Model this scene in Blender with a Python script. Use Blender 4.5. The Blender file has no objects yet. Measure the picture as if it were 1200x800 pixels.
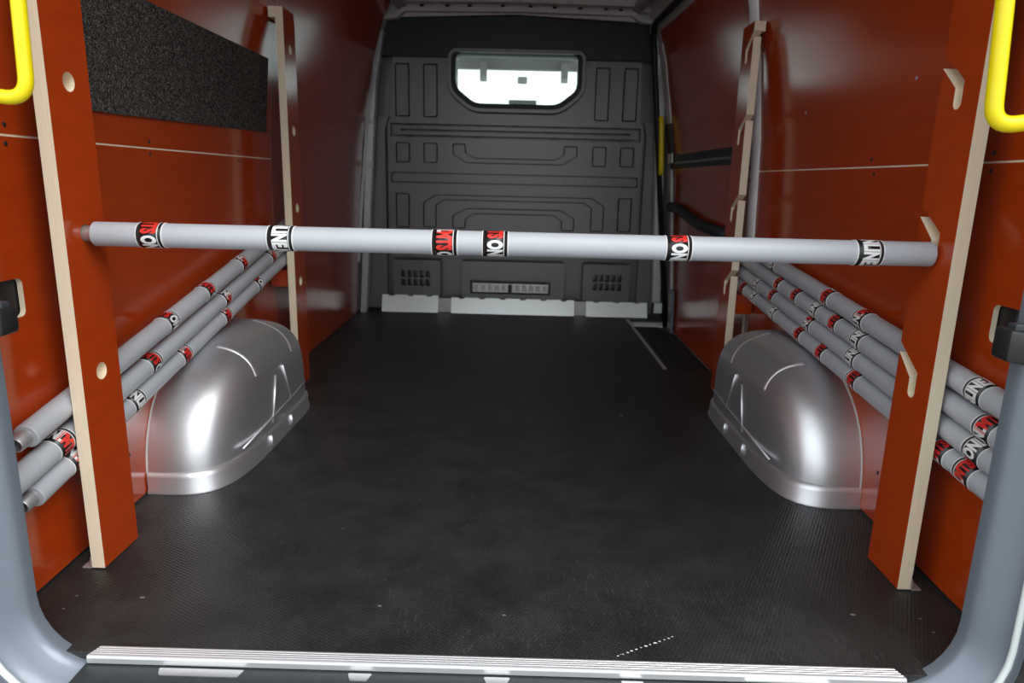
import bpy, bmesh, math, random
from mathutils import Vector, Matrix, Quaternion
from math import pi, sin, cos, radians

random.seed(7)
C = bpy.context.scene.collection
SC = bpy.context.scene

# ------------------------------------------------------------------ camera
cam_d = bpy.data.cameras.new('camera')
cam = bpy.data.objects.new('camera', cam_d)
C.objects.link(cam)
SC.camera = cam
FPX = 812.0
cam_d.sensor_fit = 'HORIZONTAL'
cam_d.sensor_width = 36.0
cam_d.lens = FPX / 1200.0 * 36.0
cam_d.clip_start = 0.05
cam_d.clip_end = 100
CAMH = 0.78
_d = Vector((10.0, 188.0, -FPX)).normalized()          # van's length direction seen in the camera frame
_u = -Vector((-87.0, -3600.0, -FPX))
_u = (_u - _d * _u.dot(_d)).normalized()
_r = _d.cross(_u)
cam.matrix_world = Matrix.Translation((0, 0, CAMH)) @ Matrix((_r, _d, _u)).to_4x4()
cam_d.dof.use_dof = True
cam_d.dof.focus_distance = 1.45
cam_d.dof.aperture_fstop = 5.0

# ------------------------------------------------------------------ world, lamps, exposure
W = bpy.data.worlds.new('daylight')
SC.world = W
W.use_nodes = True
_nt = W.node_tree
_bg = _nt.nodes['Background']
_tc = _nt.nodes.new('ShaderNodeTexCoord')
_sp = _nt.nodes.new('ShaderNodeSeparateXYZ')
_cr = _nt.nodes.new('ShaderNodeValToRGB')
_mr = _nt.nodes.new('ShaderNodeMapRange')
_mr.inputs['From Min'].default_value = -1
_mr.inputs['From Max'].default_value = 1
_nt.links.new(_tc.outputs['Generated'], _sp.inputs[0])
_nt.links.new(_sp.outputs['Z'], _mr.inputs['Value'])
_nt.links.new(_mr.outputs[0], _cr.inputs['Fac'])
_nt.links.new(_cr.outputs['Color'], _bg.inputs['Color'])
_cr.color_ramp.elements[0].position = 0.42
_cr.color_ramp.elements[0].color = (0.26, 0.27, 0.28, 1)
_cr.color_ramp.elements[1].position = 0.54
_cr.color_ramp.elements[1].color = (0.92, 0.97, 1.0, 1)
_bg.inputs['Strength'].default_value = 1.3
_sd = bpy.data.lights.new('open_rear_daylight_offscreen', 'SUN')
_sd.energy = 1.3
_sd.angle = radians(38)
_sd.color = (1.0, 0.98, 0.95)
sun = bpy.data.objects.new('open_rear_daylight_offscreen', _sd)
C.objects.link(sun)
sun.rotation_euler = Vector((-0.55, 0.75, -0.85)).to_track_quat('-Z', 'Y').to_euler()
SC.view_settings.view_transform = 'Standard'
SC.view_settings.look = 'None'
SC.view_settings.gamma = 1.0
SC.view_settings.use_curve_mapping = False
SC.view_settings.exposure = 0.5

# ------------------------------------------------------------------ materials
def mat(name, col, rough=0.5, metal=0.0, coat=0.0, spec=0.5, noise=None, bump=None, emit=None):
    """noise=(scale, amount, stretch) varies the colour; bump=(scale, strength, stretch) gives fine relief"""
    m = bpy.data.materials.new(name)
    m.use_nodes = True
    nt = m.node_tree
    b = nt.nodes['Principled BSDF']
    b.inputs['Base Color'].default_value = (*col, 1)
    b.inputs['Roughness'].default_value = rough
    b.inputs['Metallic'].default_value = metal
    b.inputs['Coat Weight'].default_value = coat
    b.inputs['Coat Roughness'].default_value = 0.12
    b.inputs['Specular IOR Level'].default_value = spec
    tc = nt.nodes.new('ShaderNodeTexCoord')
    if noise:
        mp = nt.nodes.new('ShaderNodeMapping')
        mp.inputs['Scale'].default_value = noise[2] if len(noise) > 2 else (1, 1, 1)
        nt.links.new(tc.outputs['Object'], mp.inputs[0])
        n = nt.nodes.new('ShaderNodeTexNoise')
        n.inputs['Scale'].default_value = noise[0]
        n.inputs['Detail'].default_value = 6
        nt.links.new(mp.outputs[0], n.inputs['Vector'])
        mx = nt.nodes.new('ShaderNodeMix')
        mx.data_type = 'RGBA'
        mx.inputs['A'].default_value = (*[c * (1 - noise[1]) for c in col], 1)
        mx.inputs['B'].default_value = (*[min(1, c * (1 + noise[1])) for c in col], 1)
        nt.links.new(n.outputs['Fac'], mx.inputs['Factor'])
        nt.links.new(mx.outputs['Result'], b.inputs['Base Color'])
    if bump:
        mp = nt.nodes.new('ShaderNodeMapping')
        mp.inputs['Scale'].default_value = bump[2] if len(bump) > 2 else (1, 1, 1)
        nt.links.new(tc.outputs['Object'], mp.inputs[0])
        n = nt.nodes.new('ShaderNodeTexNoise')
        n.inputs['Scale'].default_value = bump[0]
        n.inputs['Detail'].default_value = 4
        nt.links.new(mp.outputs[0], n.inputs['Vector'])
        bp = nt.nodes.new('ShaderNodeBump')
        bp.inputs['Strength'].default_value = bump[1]
        bp.inputs['Distance'].default_value = 0.002
        nt.links.new(n.outputs['Fac'], bp.inputs['Height'])
        nt.links.new(bp.outputs['Normal'], b.inputs['Normal'])
    return m

RED = (0.41, 0.046, 0.006)
M = {}
M['film'] = mat('red_brown_film_plywood', RED, 0.17, spec=0.5, noise=(9, 0.16, (1, 1, 4)), bump=(40, 0.02))
M['ply_edge'] = mat('plywood_edge', (0.86, 0.74, 0.55), 0.6, noise=(30, 0.12, (14, 1, 0.6)))
M['silver'] = mat('silver_paint', (0.80, 0.81, 0.84), 0.42, metal=0.9, noise=(40, 0.03), bump=(300, 0.03))
M['bodygrey'] = mat('blue_grey_body_paint', (0.19, 0.22, 0.26), 0.35, metal=0.25, coat=0.3)
M['palegrey'] = mat('pale_grey_primer', (0.68, 0.66, 0.65), 0.45)
M['pillar'] = mat('mid_grey_pillar_paint', (0.62, 0.63, 0.65), 0.3, metal=0.3)
M['skirtmetal'] = mat('bright_white_sheet', (0.88, 0.95, 0.92), 0.33, metal=0.55)
M['stripwhite'] = mat('white_lacquered_strip', (0.90, 0.91, 0.92), 0.3)
M['white_metal'] = mat('white_painted_sheet', (0.78, 0.84, 0.82), 0.45)
M['alu'] = mat('brushed_aluminium', (0.83, 0.83, 0.84), 0.38, metal=0.75, noise=(60, 0.06, (0.3, 8, 8)))
M['tube'] = mat('grey_painted_tube', (0.46, 0.48, 0.515), 0.42, noise=(25, 0.04), bump=(80, 0.04))
M['zinc'] = mat('dull_zinc', (0.55, 0.55, 0.56), 0.38, metal=0.7, noise=(50, 0.1))
M['black_gloss'] = mat('black_label_film', (0.012, 0.012, 0.012), 0.25)
M['lwhite'] = mat('white_print', (0.85, 0.85, 0.85), 0.4)
M['lred'] = mat('red_print', (0.72, 0.03, 0.02), 0.4)
M['yellow'] = mat('yellow_coated_tube', (0.90, 0.73, 0.004), 0.32)
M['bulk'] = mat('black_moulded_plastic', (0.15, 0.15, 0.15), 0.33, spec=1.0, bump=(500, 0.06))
M['rubber'] = mat('black_rubber', (0.012, 0.012, 0.012), 0.5)
M['plastic'] = mat('dark_grey_plastic', (0.030, 0.037, 0.041), 0.5, noise=(60, 0.3), bump=(200, 0.1))
M['beigepill'] = mat('off_white_cab_trim', (0.62, 0.63, 0.6), 0.6)
M['dash'] = mat('dark_green_grey_dashboard', (0.03, 0.05, 0.05), 0.6)

def floor_mat():
    m = mat('black_antislip_floor', (0.012, 0.0125, 0.013), 0.42)
    nt = m.node_tree
    b = nt.nodes['Principled BSDF']
    tc = nt.nodes.new('ShaderNodeTexCoord')
    n = nt.nodes.new('ShaderNodeTexNoise'); n.inputs['Scale'].default_value = 7; n.inputs['Detail'].default_value = 9
    n.inputs['Roughness'].default_value = 0.7
    nt.links.new(tc.outputs['Object'], n.inputs['Vector'])
    r = nt.nodes.new('ShaderNodeValToRGB')
    r.color_ramp.elements[0].position = 0.35; r.color_ramp.elements[0].color = (0.015, 0.0155, 0.016, 1)
    r.color_ramp.elements[1].position = 0.75; r.color_ramp.elements[1].color = (0.038, 0.039, 0.037, 1)
    nt.links.new(n.outputs['Fac'], r.inputs['Fac'])
    # light dust specks
    v = nt.nodes.new('ShaderNodeTexVoronoi'); v.inputs['Scale'].default_value = 26
    nt.links.new(tc.outputs['Object'], v.inputs['Vector'])
    lt = nt.nodes.new('ShaderNodeMath'); lt.operation = 'LESS_THAN'; lt.inputs[1].default_value = 0.035
    nt.links.new(v.outputs['Distance'], lt.inputs[0])
    sep = nt.nodes.new('ShaderNodeSeparateColor')
    nt.links.new(v.outputs['Color'], sep.inputs[0])
    gt = nt.nodes.new('ShaderNodeMath'); gt.operation = 'GREATER_THAN'; gt.inputs[1].default_value = 0.9
    nt.links.new(sep.outputs[0], gt.inputs[0])
    mu = nt.nodes.new('ShaderNodeMath'); mu.operation = 'MULTIPLY'
    nt.links.new(lt.outputs[0], mu.inputs[0]); nt.links.new(gt.outputs[0], mu.inputs[1])
    # fine scuffs
    mp = nt.nodes.new('ShaderNodeMapping'); mp.inputs['Scale'].default_value = (210, 34, 1); mp.inputs['Rotation'].default_value = (0, 0, 0.35)
    nt.links.new(tc.outputs['Object'], mp.inputs[0])
    n2 = nt.nodes.new('ShaderNodeTexNoise'); n2.inputs['Scale'].default_value = 1; n2.inputs['Detail'].default_value = 2
    nt.links.new(mp.outputs[0], n2.inputs['Vector'])
    r2 = nt.nodes.new('ShaderNodeValToRGB')
    r2.color_ramp.elements[0].position = 0.58; r2.color_ramp.elements[0].color = (0, 0, 0, 1)
    r2.color_ramp.elements[1].position = 0.80; r2.color_ramp.elements[1].color = (0.5, 0.5, 0.5, 1)
    nt.links.new(n2.outputs['Fac'], r2.inputs['Fac'])
    n3 = nt.nodes.new('ShaderNodeTexNoise'); n3.inputs['Scale'].default_value = 4.5; n3.inputs['Detail'].default_value = 3
    nt.links.new(tc.outputs['Object'], n3.inputs['Vector'])
    mq = nt.nodes.new('ShaderNodeMapRange'); mq.inputs['From Min'].default_value = 0.36; mq.inputs['From Max'].default_value = 0.7
    nt.links.new(n3.outputs['Fac'], mq.inputs['Value'])
    mm = nt.nodes.new('ShaderNodeMath'); mm.operation = 'MULTIPLY'
    nt.links.new(r2.outputs['Color'], mm.inputs[0]); nt.links.new(mq.outputs[0], mm.inputs[1])
    mx = nt.nodes.new('ShaderNodeMix'); mx.data_type = 'RGBA'
    mx.inputs['B'].default_value = (0.13, 0.13, 0.12, 1)
    nt.links.new(r.outputs['Color'], mx.inputs['A']); nt.links.new(mm.outputs[0], mx.inputs['Factor'])
    mx2 = nt.nodes.new('ShaderNodeMix'); mx2.data_type = 'RGBA'
    mx2.inputs['B'].default_value = (0.35, 0.35, 0.34, 1)
    nt.links.new(mx.outputs['Result'], mx2.inputs['A']); nt.links.new(mu.outputs[0], mx2.inputs['Factor'])
    nt.links.new(mx2.outputs['Result'], b.inputs['Base Color'])
    # woven anti-slip relief
    mp3 = nt.nodes.new('ShaderNodeMapping'); mp3.inputs['Rotation'].default_value = (0, 0, 0.5)
    nt.links.new(tc.outputs['Object'], mp3.inputs[0])
    v2 = nt.nodes.new('ShaderNodeTexVoronoi'); v2.inputs['Scale'].default_value = 150; v2.inputs['Randomness'].default_value = 0.25
    nt.links.new(mp3.outputs[0], v2.inputs['Vector'])
    bp = nt.nodes.new('ShaderNodeBump'); bp.inputs['Strength'].default_value = 0.8; bp.inputs['Distance'].default_value = 0.002
    nt.links.new(v2.outputs['Distance'], bp.inputs['Height'])
    nt.links.new(bp.outputs['Normal'], b.inputs['Normal'])
    return m
M['floor'] = floor_mat()

def carpet_mat():
    m = mat('speckled_black_needle_felt', (0.02, 0.02, 0.02), 0.95, spec=0.1)
    nt = m.node_tree
    b = nt.nodes['Principled BSDF']
    tc = nt.nodes.new('ShaderNodeTexCoord')
    n = nt.nodes.new('ShaderNodeTexNoise'); n.inputs['Scale'].default_value = 190; n.inputs['Detail'].default_value = 5
    n.inputs['Distortion'].default_value = 2.5
    nt.links.new(tc.outputs['Object'], n.inputs['Vector'])
    r = nt.nodes.new('ShaderNodeValToRGB')
    r.color_ramp.elements[0].position = 0.50; r.color_ramp.elements[0].color = (0.020, 0.019, 0.017, 1)
    r.color_ramp.elements[1].position = 0.70; r.color_ramp.elements[1].color = (0.42, 0.40, 0.37, 1)
    nt.links.new(n.outputs['Fac'], r.inputs['Fac'])
    nt.links.new(r.outputs['Color'], b.inputs['Base Color'])
    bp = nt.nodes.new('ShaderNodeBump'); bp.inputs['Strength'].default_value = 0.6; bp.inputs['Distance'].default_value = 0.003
    nt.links.new(n.outputs['Fac'], bp.inputs['Height'])
    nt.links.new(bp.outputs['Normal'], b.inputs['Normal'])
    return m
M['felt'] = carpet_mat()

def glass_mat():
    m = bpy.data.materials.new('tinted_pane')
    m.use_nodes = True
    nt = m.node_tree
    nt.nodes.remove(nt.nodes['Principled BSDF'])
    out = nt.nodes['Material Output']
    t = nt.nodes.new('ShaderNodeBsdfTransparent'); t.inputs['Color'].default_value = (0.90, 0.97, 0.95, 1)
    g = nt.nodes.new('ShaderNodeBsdfGlossy'); g.inputs['Roughness'].default_value = 0.02
    f = nt.nodes.new('ShaderNodeFresnel'); f.inputs['IOR'].default_value = 1.45
    mx = nt.nodes.new('ShaderNodeMixShader')
    nt.links.new(f.outputs[0], mx.inputs[0]); nt.links.new(t.outputs[0], mx.inputs[1]); nt.links.new(g.outputs[0], mx.inputs[2])
    nt.links.new(mx.outputs[0], out.inputs['Surface'])
    return m
M['glass'] = glass_mat()

# ------------------------------------------------------------------ helpers
def link(name, bm, mats, parent=None, smooth=False, auto=None):
    me = bpy.data.meshes.new(name)
    bm.normal_update()
    if auto is not None:
        for f in bm.faces: f.smooth = True
        for e in bm.edges:
            if len(e.link_faces) == 2:
                e.smooth = e.calc_face_angle(0) < auto
    elif smooth:
        for f in bm.faces: f.smooth = True
    bm.to_mesh(me); bm.free()
    if not isinstance(mats, (list, tuple)): mats = [mats]
    for m in mats: me.materials.append(M[m])
    o = bpy.data.objects.new(name, me)
    C.objects.link(o)
    if parent: o.parent = parent
    return o

def tag(o, label=None, cat=None, group=None, kind=None):
    if label: o['label'] = label
    if cat: o['category'] = cat
    if group: o['group'] = group
    if kind: o['kind'] = kind
    return o

def empty(name, loc=(0, 0, 0)):
    o = bpy.data.objects.new(name, None)
    o.empty_display_size = 0.05
    C.objects.link(o)
    o.location = loc
    return o

def box(bm, x0, x1, y0, y1, z0, z1, mi=0, bevel=0.0):
    g = bmesh.ops.create_cube(bm, size=1)
    for v in g['verts']:
        v.co = Vector((x0 + (v.co.x + .5) * (x1 - x0), y0 + (v.co.y + .5) * (y1 - y0), z0 + (v.co.z + .5) * (z1 - z0)))
    fs = {f for v in g['verts'] for f in v.link_faces}
    for f in fs: f.material_index = mi
    if bevel:
        es = list({e for f in fs for e in f.edges})
        bmesh.ops.bevel(bm, geom=es, offset=bevel, segments=2, affect='EDGES', profile=0.5)

def obox(name, ext, m, parent=None, bevel=0.0):
    bm = bmesh.new(); box(bm, *ext, bevel=bevel)
    return link(name, bm, m, parent)

def sheet(outline, holes=(), fn=None, t=0.01, cuts0=(), cuts1=(), mi_edge=0, mi_back=0):
    """plate from a 2-D outline (a, b) with holes; fn(a, b, depth) -> xyz, depth 0 is the seen side, t the hidden one"""
    bm = bmesh.new()
    for loop in [outline, *holes]:
        vs = [bm.verts.new((a, b, 0)) for a, b in loop]
        for i in range(len(vs)): bm.edges.new((vs[i], vs[(i + 1) % len(vs)]))
    bmesh.ops.triangle_fill(bm, use_beauty=True, edges=bm.edges[:])
    for c in cuts0:
        bmesh.ops.bisect_plane(bm, geom=bm.verts[:] + bm.edges[:] + bm.faces[:], plane_co=(c, 0, 0), plane_no=(1, 0, 0))
    for c in cuts1:
        bmesh.ops.bisect_plane(bm, geom=bm.verts[:] + bm.edges[:] + bm.faces[:], plane_co=(0, c, 0), plane_no=(0, 1, 0))
    front = bm.faces[:]
    r = bmesh.ops.extrude_face_region(bm, geom=front)
    for v in [g for g in r['geom'] if isinstance(g, bmesh.types.BMVert)]: v.co.z = t
    backs = {g for g in r['geom'] if isinstance(g, bmesh.types.BMFace)}
    fs = set(front)
    for f in bm.faces:
        zs = [v.co.z for v in f.verts]
        if max(zs) - min(zs) > t * 0.5: f.material_index = mi_edge
        elif zs[0] > t * 0.5: f.material_index = mi_back
    for v in bm.verts: v.co = Vector(fn(*v.co))
    bmesh.ops.recalc_face_normals(bm, faces=bm.faces[:])
    return bm

def rrect(a0, a1, b0, b1, r, n=5):
    pts = []
    for cx, cy, s in ((a1 - r, b1 - r, 0), (a0 + r, b1 - r, 1), (a0 + r, b0 + r, 2), (a1 - r, b0 + r, 3)):
        for k in range(n + 1):
            th = (s + k / n) * pi / 2
            pts.append((cx + r * cos(th), cy + r * sin(th)))
    return pts

def circ(a, b, r, n=20):
    return [(a + r * cos(2 * pi * k / n), b + r * sin(2 * pi * k / n)) for k in range(n)]

def inset(poly, d):
    n = len(poly)
    area = sum(poly[i][0] * poly[(i + 1) % n][1] - poly[(i + 1) % n][0] * poly[i][1] for i in range(n))
    s = 1 if area > 0 else -1
    out = []
    for i in range(n):
        p0, p1, p2 = Vector(poly[i - 1]), Vector(poly[i]), Vector(poly[(i + 1) % n])
        e1 = (p1 - p0).normalized(); e2 = (p2 - p1).normalized()
        n1 = Vector((-e1.y, e1.x)) * s; n2 = Vector((-e2.y, e2.x)) * s
        b = (n1 + n2); b /= max(0.3, b.dot(n1))
        out.append(tuple(p1 + b * d))
    return out

def roundpoly(poly, r, n=3):
    out = []
    N = len(poly)
    for i in range(N):
        p0, p1, p2 = Vector(poly[i - 1]), Vector(poly[i]), Vector(poly[(i + 1) % N])
        rr = min(r, (p0 - p1).length * .45, (p2 - p1).length * .45)
        a = p1 + (p0 - p1).normalized() * rr; c = p1 + (p2 - p1).normalized() * rr
        for k in range(n + 1):
            t = k / n
            out.append(tuple(a * (1 - t) ** 2 + p1 * 2 * t * (1 - t) + c * t * t))
    return out

def tube_path(bm, pts, r, seg=16, cap=True):
    pts = [Vector(p) for p in pts]
    rings = []
    up = None
    for i, p in enumerate(pts):
        if i == 0: d = pts[1] - pts[0]
        elif i == len(pts) - 1: d = pts[-1] - pts[-2]
        else: d = (pts[i + 1] - p).normalized() + (p - pts[i - 1]).normalized()
        d.normalize()
        if up is None: up = d.orthogonal().normalized()
        up = (up - d * up.dot(d)).normalized()
        s = d.cross(up)
        rings.append([bm.verts.new(p + (up * cos(2 * pi * k / seg) + s * sin(2 * pi * k / seg)) * r) for k in range(seg)])
    for a, b in zip(rings, rings[1:]):
        for k in range(seg):
            bm.faces.new((a[k], a[(k + 1) % seg], b[(k + 1) % seg], b[k]))
    if cap:
        bm.faces.new(rings[0][::-1]); bm.faces.new(rings[-1])

def lathe_x(bm, prof, seg=40):
    """closed-free profile of (x, r) turned about the X axis"""
    rings = [[bm.verts.new((x, r * cos(2 * pi * k / seg), r * sin(2 * pi * k / seg))) for k in range(seg)] for x, r in prof]
    for a, b in zip(rings, rings[1:]):
        for k in range(seg):
            bm.faces.new((a[k], b[k], b[(k + 1) % seg], a[(k + 1) % seg]))
    return rings

def smooth_path(pts, r, n=6):
    P = [Vector(p) for p in pts]
    out = [P[0]]
    for i in range(1, len(P) - 1):
        a = P[i] + (P[i - 1] - P[i]).normalized() * r
        c = P[i] + (P[i + 1] - P[i]).normalized() * r
        for k in range(n + 1):
            t = k / n
            out.append(a * (1 - t) ** 2 + P[i] * 2 * t * (1 - t) + c * t * t)
    out.append(P[-1])
    return out

def lerp(tab, v):
    if v <= tab[0][0]: return tab[0][1]
    for (a, fa), (b, fb) in zip(tab, tab[1:]):
        if v <= b: return fa + (fb - fa) * (v - a) / (b - a)
    return tab[-1][1]

# ------------------------------------------------------------------ the van's body
YB = 4.15                                            # bulkhead plane
XL = [(0.95, -0.889), (1.15, -0.8895), (1.32, -0.895), (1.65, -0.912), (2.6, -0.926), (4.2, -0.94)]
XR = [(0.95, 0.8555), (1.15, 0.8565), (1.32, 0.860), (1.65, 0.870), (2.6, 0.880), (4.2, 0.890)]
LEAN = [(0.0, 0.0), (0.95, 0.0), (1.2, 0.016), (1.4, 0.045), (1.6, 0.10), (1.72, 0.16), (1.82, 0.26)]
YC = [1.15, 1.32, 1.5, 1.65, 1.87, 2.1, 2.35, 2.6, 2.8, 3.0, 3.2, 3.4, 3.6, 3.8]
ZC = [0.2, 0.4, 0.6, 0.80, 0.86, 0.90, 0.95, 1.0, 1.08, 1.14, 1.2, 1.3, 1.4, 1.5, 1.6, 1.66, 1.72]
TAPER = [(1.4, 0.0), (1.65, 0.002), (2.1, 0.012), (2.6, 0.026), (3.0, 0.040), (3.4, 0.056), (3.8, 0.073), (4.2, 0.092)]   # upper walls draw in towards the cab
def inw(y, z):
    t = min(1.0, max(0.0, z / 1.25)) ** 1.3
    return lerp(LEAN, z) + lerp(TAPER, y) * t
def wl(y, z, d=0.0): return (lerp(XL, y) + inw(y, z) - d, y, z)
def wr(y, z, d=0.0): return (lerp(XR, y) - inw(y, z) - lerp([(1.5, 0.0), (2.6, 0.013)], y) * min(1.0, max(0.0, z / 1.15)) ** 1.3 + d, y, z)

# floor board, with the sliding-door step cut out on one side
fl = [(-1.0, 1.0), (0.95, 1.0), (0.95, 2.90), (0.652, 2.90), (0.640, 4.02), (0.95, 4.02), (0.95, 4.2), (-1.0, 4.2)]
floor = link('floor', sheet(fl, (), lambda a, b, d: (a, b, -d), 0.014), ['floor'])
tag(floor, 'black anti-slip floor board of the cargo bay, dusty and scuffed', kind='structure')
tag(obox('trim_1', (0.60, 0.98, 2.84, 4.08, -0.075, -0.055), 'plastic'), 'dark ribbed step well beside the sliding door', kind='structure')
step = bpy.data.objects['trim_1']
for k in range(6):
    x = 0.70 + k * 0.027
    obox('rib', (x, x + 0.010, 2.95, 3.98, -0.055, -0.049), 'plastic', step)
bm = bmesh.new()
box(bm, 0.638, 0.654, 2.905, 3.99, 0.0005, 0.005, bevel=0.001)
tag(link('edge_strip', bm, 'alu'), 'thin aluminium strip along the floor edge at the side step', 'edge strip')

# side walls: outer skin (structure) carrying red-brown plywood sheets
def skin(fn):
    return sheet([(0.99, -0.09), (4.25, -0.09), (4.25, 1.82), (0.99, 1.82)], (), lambda a, b, d: fn(a, b, d + 0.016), 0.03, YC, ZC)
wall_l = tag(link('wall_left', skin(wl), 'palegrey'), 'left side wall of the van lined with red-brown plywood', kind='structure')
wall_r = tag(link('wall_right', skin(wr), 'palegrey'), 'right side wall of the van lined with red-brown plywood', kind='structure')

def panel(fn, y0, y1, z0, z1, parent, holes=(), name='plywood_panel', d0=0.0):
    bm = sheet([(y0, z0), (y1, z0), (y1, z1), (y0, z1)], holes, lambda a, b, d: fn(a, b, d + d0), 0.010,
               [c for c in YC if y0 < c < y1], [c for c in ZC if z0 < c < z1], mi_edge=1)
    return link(name, bm, ['film', 'ply_edge'], parent, auto=radians(35))

panel(wl, 1.02, 2.60, 0.006, 0.8345, wall_l, [rrect(1.128, 1.228, 0.521, 0.590, 0.012)])
panel(wl, 1.02, 2.60, 0.8385, 1.74, wall_l)
panel(wl, 2.6008, 3.98, 0.006, 1.72, wall_l)
panel(wr, 1.02, 2.58, 0.006, 0.8315, wall_r, [rrect(1.128, 1.240, 0.516, 0.585, 0.012)])
panel(wr, 1.02, 2.58, 0.8355, 1.74, wall_r)
def strip_on(fn, y0, y1, z0, z1, m, name, parent, d=0.004, t=0.004):
    bm = sheet([(y0, z0), (y1, z0), (y1, z1), (y0, z1)], (), lambda a, b, q: fn(a, b, q + d), t, [c for c in YC if y0 < c < y1], [c for c in ZC if z0 < c < z1])
    return link(name, bm, m, parent)
strip_on(wl, 1.02, 2.60, 0.8346, 0.8384, 'ply_edge', 'panel_joint', wall_l, 0.001)
strip_on(wr, 1.02, 2.58, 0.8316, 0.8354, 'ply_edge', 'panel_joint', wall_r, 0.001)
# dark seal where the sheets meet the floor
strip_on(wl, 1.02, 3.98, 0.0005, 0.0058, 'rubber', 'floor_seal', wall_l, 0.0)
strip_on(wr, 1.02, 2.58, 0.0005, 0.0058, 'rubber', 'floor_seal', wall_r, 0.0)
# recess boxes behind the rounded cut-outs
for fn, w, s, (y0, y1, z0, z1) in ((wl, wall_l, 1, (1.128, 1.228, 0.521, 0.590)), (wr, wall_r, -1, (1.128, 1.240, 0.516, 0.585))):
    bm = sheet(rrect(y0 - .01, y1 + .01, z0 - .01, z1 + .01, 0.012), (), lambda a, b, q: fn(a, b, q + 0.0125), 0.002)
    rc = link('recess', bm, 'rubber', w)
    strip_on(fn, y1 - 0.06, y1 - 0.052, z0 - .004, z1 + .004, 'plastic', 'catch', rc, 0.006, 0.006)
# screws
def screw(fn, y, z, parent, m='rubber', r=0.0045):
    bm = bmesh.new()
    x, yy, zz = fn(y, z, 0)
    s = 1 if x < 0 else -1
    rings = lathe_x(bm, [(0.0002, r), (0.0012, r * .9), (0.0018, r * .5)], 10)
    bm.faces.new(rings[-1])
    for v in bm.verts: v.co = Vector((x + v.co.x * s, yy + v.co.y, zz + v.co.z))
    return link('screw', bm, m, parent)
for y, z in ((1.237, .854), (1.234, .826 - .004), (1.75, .852), (1.75, .822), (2.3, .853), (2.3, .822), (1.52, .13), (2.45, .10)):
    screw(wl, y, z, wall_l)
for y, z in ((1.315, .850), (1.316, .818), (1.78, .852), (1.76, .818), (2.35, .85), (1.545, .125), (1.62, 1.02), (2.2, 1.0)):
    screw(wr, y, z, wall_r, m='zinc' if z > .95 else 'rubber')

# sliding door in the right wall: frame seal, upper and lower lining sheets, middle rail, arm
door = tag(empty('door_1', (0.88, 3.3, 0)), 'sliding side door lined with dark red plywood', kind='structure')
def dchild(o):
    o.parent = door; o.matrix_parent_inverse = Matrix.Translation(door.location).inverted(); return o
dchild(panel(wr, 2.66, 3.90, 0.935, 1.56, None, d0=0.004))
dchild(panel(wr, 2.66, 3.90, -0.04, 0.865, None, d0=0.004))
dchild(strip_on(wr, 2.64, 3.96, 0.868, 0.932, 'plastic', 'middle_rail', None, 0.0, 0.012))
dchild(strip_on(wr, 2.64, 3.86, 0.888, 0.898, 'bodygrey', 'rail_groove', None, -0.004, 0.004))
bm = bmesh.new()
arm = smooth_path([wr(3.92, .66, -.012), wr(3.70, .655, -.016), wr(3.30, .60, -.016), wr(2.9, .585, -.012)], 0.05)
tube_path(bm, arm, 0.026, 10)
dchild(link('door_arm', bm, 'plastic', smooth=True))
bm = bmesh.new()
seal = smooth_path([wr(4.02, -.04, -.012), wr(4.02, 1.52, -.012), wr(3.95, 1.60, -.014), wr(2.62, 1.60, -.014)], 0.06)
tube_path(bm, seal, 0.016, 10)
dchild(link('door_seal', bm, 'rubber', smooth=True))
dchild(strip_on(wr, 3.905, 3.985, 1.10, 1.50, 'palegrey', 'door_frame', None, -0.003, 0.01))
dchild(strip_on(wr, 3.905, 3.985, 0.945, 1.10, 'rubber', 'lock_cover', None, -0.010, 0.015))
dchild(strip_on(wr, 3.88, 3.97, 0.895, 0.945, 'white_metal', 'lock_plate', None, -0.014, 0.008))
dchild(strip_on(wr, 3.94, 3.985, 0.05, 0.86, 'palegrey', 'door_frame', None, -0.006, 0.012))
dchild(strip_on(wr, 3.84, 3.92, -0.04, 0.20, 'bodygrey', 'door_guide', None, -0.02, 0.015))
# light joint profile on the right wall behind the further post
bm = bmesh.new()
rows = []
for z in [0.42 + k * 0.06 for k in range(21)]:
    row = []
    for k in range(9):
        th = pi * k / 8
        x, y, _ = wr(2.612, z, 0)
        row.append(bm.verts.new((x - 0.022 * sin(th) + 0.004, y - 0.036 * cos(th), z)))
    rows.append(row)
for p, q in zip(rows, rows[1:]):
    for k in range(8): bm.faces.new((p[k], p[k + 1], q[k + 1], q[k]))
bm.faces.new(rows[0]); bm.faces.new(rows[-1])
bmesh.ops.recalc_face_normals(bm, faces=bm.faces[:])
cs = link('cover_strip', bm, 'stripwhite', wall_r, auto=radians(50))
for z in (0.845, 0.80, 1.30): screw(lambda a, b, d: wr(a, b, -.0185), 2.612, z, wall_r)

# felt strip on the left wall
bm = sheet([(1.33, 0.898), (2.545, 0.927), (2.545, 1.172), (1.33, 1.172)], (), lambda a, b, q: wl(a, b, q - 0.006), 0.0055, [c for c in YC if 1.33 < c < 2.545] , [0.95, 1.0, 1.08])
tag(link('felt_strip', bm, 'felt'), 'speckled black needle felt strip stuck on the red plywood wall', 'felt strip')

# ceiling
bm = bmesh.new()
box(bm, -1.0, 0.95, 0.95, 4.3, 1.79, 1.84)
ceil = tag(link('ceiling', bm, 'palegrey'), 'pale grey painted van roof', kind='structure')
for k, y in enumerate((1.6, 2.3, 3.0, 3.65)):
    obox('roof_bow', (-0.75, 0.70, y, y + .07, 1.765, 1.79), 'palegrey', ceil, 0.006)

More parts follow.
